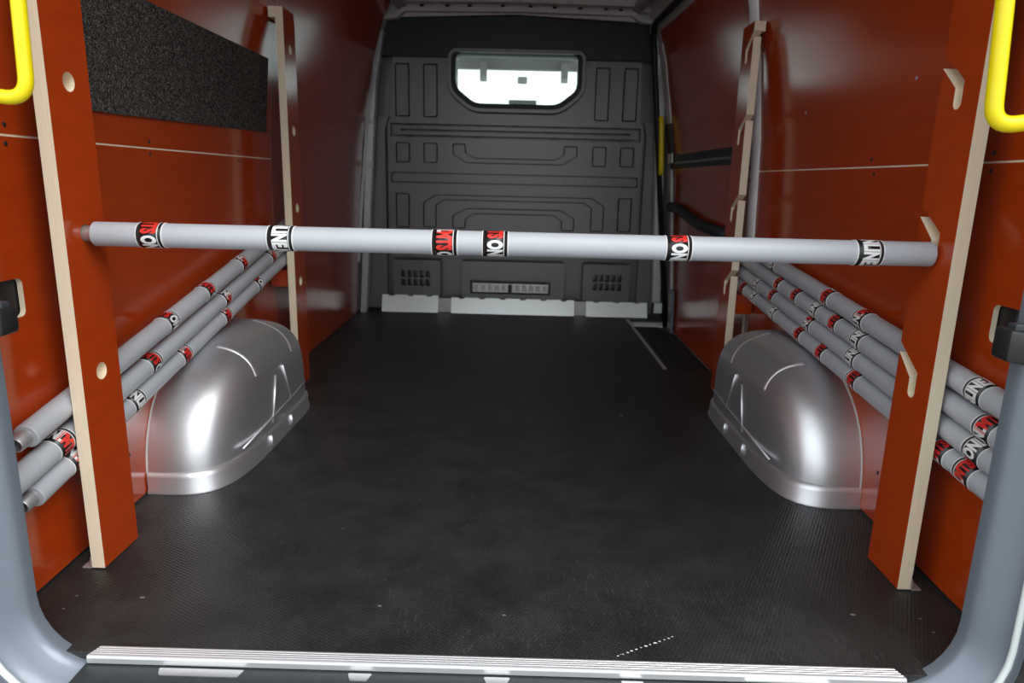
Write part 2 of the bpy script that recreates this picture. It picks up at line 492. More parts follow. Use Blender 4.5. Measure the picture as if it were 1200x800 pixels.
# roof side rails
for s, fn in ((-1, wl), (1, wr)):
    bm = bmesh.new()
    pts = [fn(y, 1.70, -0.03) for y in (1.0, 2.0, 3.0, 4.12)]
    tube_path(bm, pts, 0.032, 8)
    tag(link('trim_2' if s < 0 else 'trim_3', bm, 'palegrey', smooth=True), 'grey metal rail between side wall and roof', kind='structure')

# ------------------------------------------------------------------ bulkhead
def bf(y):
    return lambda a, b, d: (a, y + d, b)
bulk = tag(empty('wall_front', (-0.037, YB, 0)), 'black moulded bulkhead behind the cab with pressed ribs', kind='structure')
def bch(o, p=None):
    p = p or bulk
    o.parent = p
    o.matrix_parent_inverse = Matrix.Translation(bulk.location).inverted() if p is bulk else Matrix.Identity(4)
    return o
CX = -0.037
win_out = roundpoly([(CX - .390, 1.494), (CX - .390, 1.258), (CX - .255, 1.150), (CX + .255, 1.150), (CX + .390, 1.258), (CX + .390, 1.494)], 0.06, 5)
win_in = roundpoly([(CX - .345, 1.468), (CX - .345, 1.290), (CX - .235, 1.205), (CX + .235, 1.205), (CX + .345, 1.290), (CX + .345, 1.468)], 0.04, 5)
def mir(poly): return [(2 * CX - a, b) for a, b in poly][::-1]
def rect(a0, a1, b0, b1): return [(a0, b0), (a1, b0), (a1, b1), (a0, b1)]
ribs = []
for a0, a1 in ((-0.726, -0.643), (-0.566, -0.483)):
    for b0, b1 in ((1.122, 1.412), (0.868, 0.983)):
        ribs += [rect(a0, a1, b0, b1), mir(rect(a0, a1, b0, b1))]
ribs += [rect(-0.731, -0.648, 0.497, 0.697), mir(rect(-0.731, -0.648, 0.497, 0.697))]
ribs.append([(CX - .361, .982), (CX - .361, .921), (CX - .278, .871), (CX + .278, .871), (CX + .361, .921), (CX + .361, .982), (CX + .281, .982), (CX + .281, .934), (CX + .232, .905), (CX - .232, .905), (CX - .281, .934), (CX - .281, .982)])
ribs.append(rect(CX - .719, CX + .719, 0.755, 0.816))
ribs.append([(CX - .533, .497), (CX - .453, .497), (CX - .453, .628), (CX - .408, .659), (CX + .408, .659), (CX + .453, .628), (CX + .453, .497), (CX + .533, .497), (CX + .533, .645), (CX + .455, .694), (CX - .455, .694), (CX - .533, .645)])
ribs.append([(CX - .36, .497), (CX - .28, .497), (CX - .28, .551), (CX - .237, .583), (CX + .237, .583), (CX + .28, .551), (CX + .28, .497), (CX + .36, .497), (CX + .36, .573), (CX + .276, .620), (CX - .276, .620), (CX - .36, .573)])
holes = [roundpoly(r, 0.01, 2) for r in ribs]
rail_hole = rect(CX - .720, CX + .720, 1.011, 1.088)
plate_out = [(CX - .735, .325), (CX + .735, .325), (CX + .735, 1.09), (CX + .715, 1.11), (CX + .70, 1.52), (CX - .70, 1.52), (CX - .715, 1.11), (CX - .735, 1.09)]
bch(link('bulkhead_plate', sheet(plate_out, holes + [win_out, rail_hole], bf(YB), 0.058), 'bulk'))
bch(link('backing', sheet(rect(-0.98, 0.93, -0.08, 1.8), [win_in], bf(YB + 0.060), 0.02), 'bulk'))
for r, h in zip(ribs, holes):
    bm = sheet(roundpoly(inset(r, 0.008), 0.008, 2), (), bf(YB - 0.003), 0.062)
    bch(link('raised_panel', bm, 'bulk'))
# horizontal slotted rail
bch(link('cross_rail', sheet(rect(CX - .700, CX + .700, 1.026, 1.074), [rect(CX - .66, CX + .66, 1.044, 1.058)], bf(YB - .004), 0.02), 'bulk'))
for x in (-.615, -.605, -.23, -.215, .215, .23, .60):
    bch(obox('rail_clip', (CX + x, CX + x + .005, YB - .006, YB + .01, 1.012, 1.022), 'rubber'))
    bch(obox('rail_clip', (CX + x, CX + x + .005, YB - .006, YB + .01, 1.078, 1.088), 'rubber'))
# upper recessed board
ub = [(CX - .80, 1.445), (CX - .386, 1.445), (CX - .386, 1.47), (CX - .37, 1.487), (CX + .37, 1.487), (CX + .386, 1.47), (CX + .386, 1.445), (CX + .78, 1.445), (CX + .76, 1.70), (CX - .80, 1.70)]
bch(link('upper_board', sheet(ub, (), bf(YB - 0.035), 0.033), 'plastic'))
# window
win = tag(empty('window_1', (CX, YB, 1.2)), 'small wide bulkhead window looking through the cab', kind='structure')
def wch(o):
    o.parent = win; o.matrix_parent_inverse = Matrix.Translation(win.location).inverted(); return o
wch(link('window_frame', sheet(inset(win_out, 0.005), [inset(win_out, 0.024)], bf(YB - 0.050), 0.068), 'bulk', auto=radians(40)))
wch(link('window_gasket', sheet(inset(win_out, 0.0235), [win_in], bf(YB - 0.008), 0.067), 'rubber'))
wch(link('pane', sheet(win_in, (), bf(YB + 0.012), 0.004), 'glass'))
# side wings and pillars
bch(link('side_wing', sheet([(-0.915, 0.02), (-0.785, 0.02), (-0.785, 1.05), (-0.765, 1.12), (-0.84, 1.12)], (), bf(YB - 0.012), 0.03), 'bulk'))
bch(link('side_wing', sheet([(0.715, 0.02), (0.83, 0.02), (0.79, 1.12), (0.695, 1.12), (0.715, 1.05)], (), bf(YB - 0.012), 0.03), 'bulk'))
pl = tag(link('trim_4', sheet([(-0.93, -0.0), (-0.895, -0.0), (-0.815, 1.29), (-0.765, 1.56), (-0.80, 1.56), (-0.855, 1.29)], (), bf(YB - 0.11), 0.06), 'pillar', auto=.5), 'grey vertical pillar strip at the left end of the bulkhead', kind='structure')
bm = sheet([(-0.945, 0.30), (-0.925, 0.30), (-0.850, 1.22), (-0.858, 1.22)], (), bf(YB - 0.125), 0.02)
link('bright_edge', bm, 'white_metal', pl)
for z in (0.85, 1.09, 1.36):
    x = -0.90 + (z / 1.29) * 0.062 if z < 1.3 else -0.822
    obox('white_clip', (x - .004, x + .024, YB - .125, YB - .105, z - .016, z + .016), 'white_metal', pl, 0.004)
pr_ = tag(link('trim_5', sheet([(0.845, 0.0), (0.80, 0.0), (0.745, 1.29), (0.70, 1.56), (0.735, 1.56), (0.785, 1.29)], (), bf(YB - 0.11), 0.06), 'pillar', auto=.5), 'grey vertical pillar strip at the right end of the bulkhead', kind='structure')
obox('white_clip', (0.722, 0.748, YB - .135, YB - .105, 1.35, 1.47), 'white_metal', pr_, 0.012)
obox('pillar_foot', (0.79, 0.85, YB - .13, YB - .10, 0.0, 0.10), 'rubber', pr_, 0.005)
# lower step boxes with vents, light skirt
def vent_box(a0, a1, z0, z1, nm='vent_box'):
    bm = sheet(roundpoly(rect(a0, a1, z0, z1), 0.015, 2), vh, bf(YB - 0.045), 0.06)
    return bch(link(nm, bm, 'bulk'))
def vents(x0):
    h = []
    for r in range(2):
        for k in range(5):
            h.append(rect(x0 + k * .036, x0 + k * .036 + .026, 0.155 + r * .052, 0.155 + r * .052 + .040))
    return h
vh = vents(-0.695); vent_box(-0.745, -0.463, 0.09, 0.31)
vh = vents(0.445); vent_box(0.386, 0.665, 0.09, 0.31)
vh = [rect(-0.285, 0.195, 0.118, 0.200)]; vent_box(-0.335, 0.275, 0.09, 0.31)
gr = bch(link('step_grille', sheet(rect(-0.27, 0.18, 0.128, 0.180), (), bf(YB - 0.040), 0.01), 'zinc'))
for k in range(11):
    x = -0.262 + k * 0.041
    bch(obox('grille_bar', (x, x + .026, YB - .046, YB - .039, 0.138, 0.170), 'palegrey'))
bch(obox('grille_latch', (-0.058, -0.036, YB - .052, YB - .039, 0.126, 0.176), 'rubber'))
for a0, a1, zt in ((-0.81, -0.474, .100), (-0.396, 0.339, .092), (0.411, 0.775, .088)):
    top = [(a1, 0.002), (a1, zt)]
    n = max(2, int((a1 - a0) / .11))
    for k in range(n):
        t0 = a1 - (a1 - a0) * (k + .5) / n
        top += [(t0 + .02, zt), (t0 + .013, zt - .008), (t0 - .013, zt - .008), (t0 - .02, zt)]
    top += [(a0, zt), (a0, 0.002)]
    bch(link('skirt', sheet(top, (), lambda a, b, d: (a, YB - 0.085 + b * 0.36 + d, b), 0.006), 'skirtmetal'))
bch(obox('skirt_back', (-0.80, 0.775, YB - .052, YB - .047, 0.002, 0.085), 'zinc'))
bch(obox('skirt_end', (0.80, 0.845, YB - .15, YB - .14, 0.045, 0.105), 'white_metal'))

# pressed header beam above the bulkhead
hd = tag(empty('trim_6', (CX, 4.05, 1.66)), 'pale grey pressed steel roof header above the bulkhead', kind='structure')
def hch(o):
    o.parent = hd; o.matrix_parent_inverse = Matrix.Translation(hd.location).inverted(); return o
lip = [(-.80, 1.575), (-.775, 1.575), (-.775, 1.610), (-.69, 1.622), (-.645, 1.656), (CX, 1.664), (.575, 1.656), (.62, 1.628), (.685, 1.618), (.685, 1.575), (.705, 1.575), (.71, 1.635), (.64, 1.645), (.59, 1.676), (CX, 1.686), (-.655, 1.676), (-.70, 1.642), (-.80, 1.632)]
hch(link('lower_lip', sheet(lip, (), bf(4.02), 0.05), 'palegrey'))
hch(link('channel', sheet([(-.80, 1.63), (CX, 1.66), (.71, 1.63), (.71, 1.76), (-.80, 1.76)], [circ(x, 1.696, 0.012, 12) for x in (-.56, -.42, -.30, -.12, .03, .16, .30, .44, .52)], bf(4.065), 0.01), 'palegrey'))
hch(link('upper_lip', sheet([(-.9, 1.672), (-.75, 1.680), (-.68, 1.700), (CX, 1.706), (.58, 1.698), (.63, 1.672), (.80, 1.664), (.80, 1.79), (-.9, 1.79)], (), bf(4.0), 0.06), 'palegrey'))

# cab beyond the window
cab = tag(empty('cab', (CX, 5.4, 0)), 'driver cab seen through the bulkhead window', 'cab')
def cch(o):
    o.parent = cab; o.matrix_parent_inverse = Matrix.Translation(cab.location).inverted(); return o
cch(obox('cab_roof', (-0.95, 0.9, 4.35, 5.3, 1.62, 1.68), 'palegrey'))
cch(obox('windscreen_header', (-0.9, 0.85, 5.3, 5.36, 1.56, 1.66), 'palegrey'))
cch(obox('dashboard', (-0.9, 0.85, 5.35, 5.95, 0.75, 1.045), 'dash', bevel=0.04))
cch(obox('windscreen_pillar', (-0.95, -0.88, 5.3, 5.9, 0.9, 1.66), 'beigepill'))
cch(obox('windscreen_pillar', (0.83, 0.90, 5.3, 5.9, 0.9, 1.66), 'beigepill'))
cch(obox('sun_visor', (-0.52, -0.46, 5.16, 5.20, 1.38, 1.60), 'palegrey', bevel=0.01))
cch(obox('mirror', (-0.10, 0.10, 5.22, 5.26, 1.315, 1.345), 'dash', bevel=0.008))
for x in (-.31, .27): cch(obox('roof_rib', (x, x + .05, 5.24, 5.29, 1.47, 1.60), 'palegrey', bevel=0.006))
cch(obox('cab_lamp', (-0.04, 0.03, 5.20, 5.26, 1.455, 1.50), 'beigepill', bevel=0.01))
cch(obox('cab_floor', (-0.95, 0.9, 4.3, 5.9, -0.1, 0.0), 'plastic'))

# ------------------------------------------------------------------ rear door frame and sill
def frame_side(s, xi, xo, name, label):
    bm = bmesh.new()
    R = 0.115
    path = []
    zb = -0.022
    for k in range(9):
        th = k / 8 * pi / 2
        path.append((xi - R + R * sin(th) if s > 0 else xi + R - R * sin(th), zb + R - R * cos(th)))
    if s > 0: path = [(xi - R - .07, zb)] + path
    else: path = [(xi + R + .07, zb)] + path
    path += [(xi, 0.3), (xi, 0.9), (xi - s * .03, 1.3), (xi - s * .09, 1.6), (xi - s * .16, 1.72)]
    # cross-section: inner return at the cargo side, flat face, rounded outer bead
    w = abs(xo - xi)
    sec = [(0.0, 1.016), (0.0, 1.000), (0.003, 0.990), (0.010, 0.983), (w * .55, 0.972), (w * .9, 0.962), (w, 0.952), (w + .004, 0.94), (w, 0.925), (w, 1.016)]
    rings = []
    for i, (x, z) in enumerate(path):
        a = Vector(path[max(0, i - 1)]); b = Vector(path[min(len(path) - 1, i + 1)])
        d = (b - a).normalized()
        nrm = Vector((d.y, -d.x)) * s if s > 0 else Vector((-d.y, d.x))
        if s > 0: nrm = Vector((d.y, -d.x))
        rings.append([bm.verts.new((x + nrm.x * q, y, z + nrm.y * q)) for q, y in sec])
    n = len(sec)
    for a, b in zip(rings, rings[1:]):
        for k in range(n):
            bm.faces.new((a[k], a[(k + 1) % n], b[(k + 1) % n], b[k]))
    bm.faces.new(rings[0]); bm.faces.new(rings[-1][::-1])
    bmesh.ops.recalc_face_normals(bm, faces=bm.faces[:])
    o = tag(link(name, bm, 'bodygrey', auto=radians(50)), label, kind='structure')
    # rubber seal outside
    bm = bmesh.new()
    pts = []
    for i, (x, z) in enumerate(path):
        a = Vector(path[max(0, i - 1)]); b = Vector(path[min(len(path) - 1, i + 1)])
        d = (b - a).normalized(); nrm = Vector((d.y, -d.x)) if s > 0 else Vector((-d.y, d.x))
        pts.append((x + nrm.x * (w + .02), 0.945, z + nrm.y * (w + .02)))
    tube_path(bm, pts, 0.016, 10)
    link('door_seal', bm, 'rubber', o, smooth=True)
    bm = bmesh.new()
    pts = [(x + (p[0] - x) * (w / (w + .02)), 0.946, z + (p[2] - z) * (w / (w + .02))) for (x, z), p in zip(path, pts)]
    tube_path(bm, pts, 0.006, 8)
    link('frame_bead', bm, 'white_metal', o, smooth=True)
    return o
frame_side(-1, -0.785, -0.833, 'trim_7', 'blue-grey painted rear door frame on the left, curving into the sill')
frame_side(1, 0.742, 0.782, 'trim_8', 'blue-grey painted rear door frame on the right, curving into the sill')
# outer corner of the body behind the seals
for s, x0, x1, n in ((-1, -1.15, -0.853, 'trim_9'), (1, 0.803, 1.15, 'trim_10')):
    tag(obox(n, (min(x0, x1), max(x0, x1), 0.975, 1.02, -0.3, 1.85), 'rubber'), 'black seal and outer corner of the rear door opening', kind='structure')

sill = tag(obox('trim_11', (-0.70, 0.665, 0.80, 0.995, -0.06, -0.013), 'plastic', bevel=0.004), 'dark grey plastic rear sill plate below the floor edge', kind='structure')
for a0, a1 in ((-0.572, -0.432), (-0.262, -0.222), (-0.04, 0.004), (0.184, 0.222), (0.39, 0.53)):
    bm = sheet(roundpoly([(a0 + .006, .964), (a1 - .006, .964), (a1, .980), (a0, .980)], .003, 2), (), lambda a, b, d: (a, b, -0.0112 - d), 0.0016)
    link('sill_slot', bm, 'zinc', sill)
for x in (-0.43, -0.02, 0.35):
    bm = bmesh.new(); rr = lathe_x(bm, [(0, .013), (.004, .011), (.005, .006), (.003, .004)], 16); bm.faces.new(rr[-1])
    for v in bm.verts: v.co = Vector((x + v.co.y, .925 + v.co.z, -0.013 + v.co.x))
    link('sill_bolt', bm, 'zinc', sill, smooth=True)
# ridged aluminium profile on the floor edge
bm = bmesh.new()
prof = [(1.011, 0.0004), (1.011, 0.003)]
for k in range(4):
    y = 1.0095 - k * .005
    prof += [(y, .0042), (y - .0028, .0042), (y - .0032, .0037), (y - .0047, .0037)]
prof += [(0.989, .0044), (0.986, .0035), (0.9845, -0.001), (0.9845, -0.010), (0.998, -0.010), (0.998, 0.0004)]
ra = []
for x, cut in ((-0.694, 0.0), (0.652, 0.0)):
    ra.append([bm.verts.new((x + (0.012 if x < 0 else -0.012) * max(0, (y - .984) / .03), y, z)) for y, z in prof])
for k in range(len(prof)):
    bm.faces.new((ra[0][k], ra[0][(k + 1) % len(prof)], ra[1][(k + 1) % len(prof)], ra[1][k]))
bm.faces.new(ra[0]); bm.faces.new(ra[1])
bmesh.ops.recalc_face_normals(bm, faces=bm.faces[:])
tag(link('sill_profile', bm, 'alu'), 'long ridged aluminium profile capping the rear edge of the floor', 'sill profile')

# ------------------------------------------------------------------ wheel arches
def wheel_arch(s, xin, xwall, y0, y1, h, label):
    root = empty('wheel_arch', ((xin + xwall) / 2, (y0 + y1) / 2, 0))
    tag(root, label, 'wheel arch')
    off = root.location.copy()
    dep = abs(xwall - xin) + 0.02
    yc = y0 + (y1 - y0) * 0.61; an = yc - y0; af = y1 - yc
    def surf(u, v):
        # u: 0..1 along the arch (rear foot to front foot), v: 0..1 from wall to inner side and down
        return None
    bm = bmesh.new()
    NU, NV, PE = 90, 60, 4.6
    grid, edge = [], []
    for i in range(NU + 1):
        th = pi / 2 * i / NU                               # foot ... crown
        ct = max(0.0, cos(th))
        An, Af = an * ct ** (2 / 2.6), af * ct ** (2 / 3.6)
        z0 = h * sin(th) ** (2 / 2.3)
        D = dep * (1 - (z0 / h) ** 7 * 0.9) ** 0.5
        row = []
        for j in range(NV + 1):
            ph = pi * j / NV
            c, sn = cos(ph), max(0.0, sin(ph))
            y = -An * c ** (2 / PE) if c > 0 else Af * (-c) ** (2 / 5.5)
            lat = D * sn ** (2 / (PE if c > 0 else 5.5))
            z = z0
            row.append(bm.verts.new((xwall - s * (lat - 0.02), yc + y, z + 0.03)))
        grid.append(row)
    for sd in (0, NV):
        edge.append([grid[i][sd].co.copy() for i in range(0, NU + 1, 5)])
    for i in range(NU):
        for j in range(NV):
            bm.faces.new((grid[i][j], grid[i + 1][j], grid[i + 1][j + 1], grid[i][j + 1]))
    bmesh.ops.remove_doubles(bm, verts=bm.verts[:], dist=0.0003)
    bmesh.ops.recalc_face_normals(bm, faces=bm.faces[:])
    for v in bm.verts: v.co -= off
    link('housing', bm, 'silver', root, smooth=True)
    for yb in (1.855 - yc, 2.15 - yc):                     # pressed bands over the crown
        pts = []
        for i in range(NU + 1):
            th = pi / 2 * i / NU
            ct = max(0.0, cos(th))
            z0 = h * sin(th) ** (2 / 2.3)
            A, pe = (an * ct ** (2 / 2.6), PE) if yb < 0 else (af * ct ** (2 / 3.6), 5.5)
            if A < abs(yb) or z0 < h * .66: continue
            c = (abs(yb) / A) ** (pe / 2)
            lat = dep * (1 - (z0 / h) ** 7 * 0.9) ** 0.5 * math.sqrt(max(0, 1 - c * c)) ** (2 / pe)
            if lat < .085: continue
            pts.append(Vector((xwall - s * (lat - 0.02), yc + yb, z0 + 0.03)))
        b = bmesh.new()
        tube_path(b, [p - off + Vector((s * .004, 0, -.004)) for p in pts], 0.009, 10)
        for v in b.verts: v.co.y += (v.co.y - (yc + yb - off.y)) * 0.4
        link('pressed_band', b, 'silver', root, smooth=True)
    bm = bmesh.new()
    loop = edge[0] + edge[1][::-1][1:]
    loop = [Vector(((wl if s < 0 else wr)(p.y, p.z, 0)[0] - s * 0.001, p.y, p.z)) - off for p in loop]
    tube_path(bm, loop, 0.0028, 6)
    link('edge_seal', bm, 'beigepill', root, smooth=True)
    # foot flange, plan outline follows the housing
    def plan(grow):
        P = []
        for k in range(33):
            ph = pi * k / 32
            c, sn = cos(ph), sin(ph)
            y = -(an + grow) * c ** (2 / 4.6) if c > 0 else (af + grow) * (-c) ** (2 / 5.5)
            x = (dep - 0.02 + grow) * abs(sn) ** (2 / (4.6 if c > 0 else 5.5))
            P.append((xwall - s * x, yc + y))
        return P
    bm = bmesh.new()
    rings = []
    for g, z in ((-0.012, 0.066), (-0.010, 0.060), (-0.002, 0.056), (0.004, 0.050), (0.007, 0.042), (0.007, 0.014), (0.011, 0.005), (0.011, 0.0008)):
        rings.append([bm.verts.new(Vector((x, y, z)) - off) for x, y in plan(g)])
    for p, q in zip(rings, rings[1:]):
        for k in range(32): bm.faces.new((p[k], p[k + 1], q[k + 1], q[k]))
    bmesh.ops.recalc_face_normals(bm, faces=bm.faces[:])
    link('foot_flange', bm, 'silver', root, smooth=True)
    # pressed lines on the inner side
    xs = xin - s * 0.004
    def bead(name, pts, r=0.0035):
        b = bmesh.new(); tube_path(b, [Vector(p) - off for p in pts], r, 8); return link(name, b, 'silver', root, smooth=True)
    sx = xin - s * 0.0005
    yc = (y0 + y1) / 2 + .02
    bead('pressed_rib', [(sx, yc - .055, .065), (sx, yc - .01, .20)])
    bead('pressed_rib', [(sx, yc + .12, .09), (sx, yc + .05, .215)])
    bead('pressed_rib', [(sx, y0 + .12, .075), (sx, yc + .12, .09), (sx, y1 - .10, .10)], 0.003)
    for yy in (yc - .10, yc + .08):
        bead('pressed_rib', [(sx - s * .012, yy, .012), (sx - s * .008, yy, .045)], 0.005)
    return root
wheel_arch(-1, -0.714, -0.905, 1.590, 2.350, 0.305, 'silver painted wheel arch below the three leaning load bars')
wheel_arch(1, 0.680, 0.868, 1.612, 2.385, 0.305, 'silver painted wheel arch below the four stacked load bars')

# ------------------------------------------------------------------ upright posts
PT = 0.026
def post(name, xin, s, y0, y1, ztop, kind, label, zs):
    """s = +1: inner face looks to -x (right post); s = -1: inner face looks to +x"""
    root = empty(name, (xin + s * PT / 2, (y0 + y1) / 2, 0))
    tag(root, label, 'post', 'plywood posts with sockets for load bars')
    off = root.location
    holes = []
    yc = (y0 + y1) / 2
    out = [(y0, 0.003), (y1, 0.003)]
    W2 = 0.0118
    if kind == 'holes':
        out += [(y1, ztop - .03), (y1 - .01, ztop), (y0, ztop)]
        holes = [circ(yc, z, 0.0170, 20) for z in zs]
    else:
        f = 1 if kind == 'slots_far' else -1
        ye = y1 if f > 0 else y0
        def slot(c):      # from the open edge, lower side first
            pts = [(ye, c + .066), (yc + f * W2, c + .026)]
            for k in range(9):
                th = -pi * k / 8
                pts.append((yc + f * W2 * cos(th), c + W2 * sin(th)))
            pts += [(yc - f * W2, c + .040), (ye, c + .066 + .021)]
            return pts
        if f > 0:
            for z in zs: out += slot(z)
            out += [(y1, ztop), (y0, ztop)]
        else:
            out += [(y1, ztop), (y0, ztop)]
            for z in reversed(zs): out += slot(z)[::-1]
    bm = sheet(out, holes, lambda a, b, d: (xin + s * d - off.x, a - off.y, b), PT, mi_edge=1)
    link('post_board', bm, ['film', 'ply_edge'], root)
    return root
ZS = [0.397, 0.665, 0.934, 1.203]
near_l = post('upright_post', -0.815, -1, 1.245, 1.368, 1.335, 'holes', 'red plywood post with round holes beside the hanging yellow handle and felt strip', ZS)
near_r = post('upright_post', 0.774, 1, 1.248, 1.368, 1.335, 'slots_far', 'red plywood post with bent slots, holding the slotted end of the horizontal bar', ZS)
far_l = post('upright_post', -0.811, -1, 2.50, 2.622, 1.330, 'holes', 'dark red plywood post with small holes behind the wheel arch of the three leaning bars', ZS)
far_r = post('upright_post', 0.768, 1, 2.50, 2.622, 1.318, 'slots_near', 'dark red plywood post with hook slots behind the wheel arch of the four stacked bars', ZS)
def pchild(root, name, ext, m, bevel=0.0):
    bm = bmesh.new(); box(bm, *ext, bevel=bevel)
    for v in bm.verts: v.co -= root.location
    return link(name, bm, m, root)
# spacer blocks between post and wall, foot angles, top caps
pchild(near_l, 'spacer_block', (-0.893, -0.842, 1.335, 1.362, 0.185, 0.213), 'film')
pchild(near_r, 'spacer_block', (0.801, 0.858, 1.335, 1.362, 0.243, 0.270), 'film')
pchild(near_l, 'spacer_block', (-0.864, -0.842, 1.27, 1.35, 1.24, 1.29), 'film')
pchild(near_r, 'spacer_block', (0.801, 0.829, 1.27, 1.35, 1.24, 1.29), 'film')
pchild(far_l, 'spacer_block', (-0.910, -0.837, 2.53, 2.60, 0.38, 0.44), 'film')
pchild(far_r, 'spacer_block', (0.794, 0.866, 2.53, 2.60, 0.32, 0.392), 'film')
pchild(far_l, 'top_block', (-0.860, -0.8372, 2.498, 2.62, 1.296, 1.330), 'ply_edge')
pchild(far_r, 'top_block', (0.7942, 0.805, 2.498, 2.62, 1.286, 1.318), 'ply_edge')
for root, x0, x1 in ((near_l, -0.862, -0.8435), (near_r, 0.8025, 0.822), (far_l, -0.858, -0.8395), (far_r, 0.7965, 0.815)):
    y0 = root.location.y - 0.06
    bm = bmesh.new()
    box(bm, x0, x1, y0, y0 + .05, 0.0006, 0.0032)
    xi = x1 if x1 < 0 else x0
    box(bm, xi - .001, xi + .001, y0, y0 + .05, 0.003, 0.024)
    for v in bm.verts: v.co -= root.location
    link('foot_angle', bm, 'alu', root)

# ------------------------------------------------------------------ load bars
BR = 0.0228
def text_mesh(body, size, offs, color, nm):
    cu = bpy.data.curves.new(nm, 'FONT')
    cu.body = body; cu.size = size; cu.offset = offs; cu.resolution_u = 3
    cu.space_character = 1.02
    o = bpy.data.objects.new(nm, cu)
    C.objects.link(o)
    dg = bpy.context.evaluated_depsgraph_get()
    me = bpy.data.meshes.new_from_object(o.evaluated_get(dg))
    bpy.data.objects.remove(o)
    bm = bmesh.new(); bm.from_mesh(me)
    bpy.data.meshes.remove(me); bpy.data.curves.remove(cu)
    xs = [v.co.x for v in bm.verts]
    return bm, min(xs), max(xs)
LH = 0.030                                           # letter height along the tube
SX = 0.50                                            # condensed
def wrap(bm, t0, xmin, R):
    ys = [v.co.y for v in bm.verts]
    y0, y1 = min(ys), max(ys)
    xm = max(v.co.x for v in bm.verts)
    for v in bm.verts:
        v.co.x = (v.co.x - xmin) * SX
        v.co.y = (v.co.y - y0) / (y1 - y0) * LH - LH / 2
    n = int((xm - xmin) * SX / 0.004) + 1
    for k in range(1, n):
        bmesh.ops.bisect_plane(bm, geom=bm.verts[:] + bm.edges[:] + bm.faces[:], plane_co=(k * .004, 0, 0), plane_no=(1, 0, 0))
    for v in bm.verts:
        th = (t0 + v.co.x) / R
        v.co = Vector((v.co.y, R * cos(th), R * sin(th)))
    me = bpy.data.meshes.new('lettering'); bm.to_mesh(me); bm.free()
    return me
bmr, r0, r1 = text_mesh('TMTS', 0.042, 0.0024, 'lred', 'lettering')
bmw, w0, w1 = text_mesh('ONLINE.NL', 0.042, 0.0024, 'lwhite', 'lettering')
RL = BR + 0.0011
LR_LEN = (r1 - r0) * SX; LW_LEN = (w1 - w0) * SX
ME_RED = wrap(bmr, 0.0, r0, RL); ME_RED.materials.append(M['lred'])
ME_WHT = wrap(bmw, LR_LEN + 0.003, w0, RL); ME_WHT.materials.append(M['lwhite'])
TH_RED = (LR_LEN / 2) / RL                           # angle of the middle of each word
TH_ON = (LR_LEN + 0.003 + LW_LEN * .14) / RL
TH_LINE = (LR_LEN + 0.003 + LW_LEN * .45) / RL
TH_NL = (LR_LEN + 0.003 + LW_LEN * .85) / RL
TH_MIX = (LR_LEN + 0.001) / RL
BW = 0.046
def ring_mesh(nm, x0, x1, r, m):
    bm = bmesh.new()
    lathe_x(bm, [(x0, BR - .0005), (x0, r), (x1, r), (x1, BR - .0005)], 40)
    me = bpy.data.meshes.new(nm)
    for f in bm.faces: f.smooth = True
    for e in bm.edges:
        if len(e.link_faces) == 2: e.smooth = e.calc_face_angle(0) < .6
    bmesh.ops.recalc_face_normals(bm, faces=bm.faces[:])
    bm.to_mesh(me); bm.free(); me.materials.append(M[m]); return me
ME_BAND = ring_mesh('label_band', -BW / 2, BW / 2, BR + .0007, 'black_gloss')
def border_mesh(x0, x1):
    bm = bmesh.new()
    lathe_x(bm, [(x0, BR + .0002), (x0, BR + .0010), (x1, BR + .0010), (x1, BR + .0002)], 40)
    me = bpy.data.meshes.new('label_border')
    for f in bm.faces: f.smooth = True
    bmesh.ops.recalc_face_normals(bm, faces=bm.faces[:])
    bm.to_mesh(me); bm.free(); me.materials.append(M['lwhite']); return me
ME_B = [border_mesh(*q) for q in ((-BW / 2 - .0016, -BW / 2 + .0002), (BW / 2 - .0002, BW / 2 + .0016), (BW / 2 - .0075, BW / 2 - .0060))]

def tube_mesh(L):
    bm = bmesh.new()
    c = 0.002
    prof = [(-L / 2, 0.0140), (-L / 2, BR - c), (-L / 2 + c, BR), (L / 2 - c, BR), (L / 2, BR - c), (L / 2, 0.0105)]
    lathe_x(bm, prof, 40)
    bmesh.ops.recalc_face_normals(bm, faces=bm.faces[:])
    return bm
def pin_bm(sign, L, plen=0.03):
    k = 1.0 if sign < 0 else 0.76
    bm = bmesh.new()
    x = sign * L / 2
    prof = [(x - sign * .01, 0.0145 * k), (x + sign * (plen - .0015), 0.0145 * k), (x + sign * plen, 0.0135 * k), (x + sign * plen, 0.0115 * k), (x + sign * plen * .2, 0.0115 * k), (x + sign * plen * .2, 0.0005)]
    lathe_x(bm, prof, 28)
    bmesh.ops.recalc_face_normals(bm, faces=bm.faces[:])
    return bm

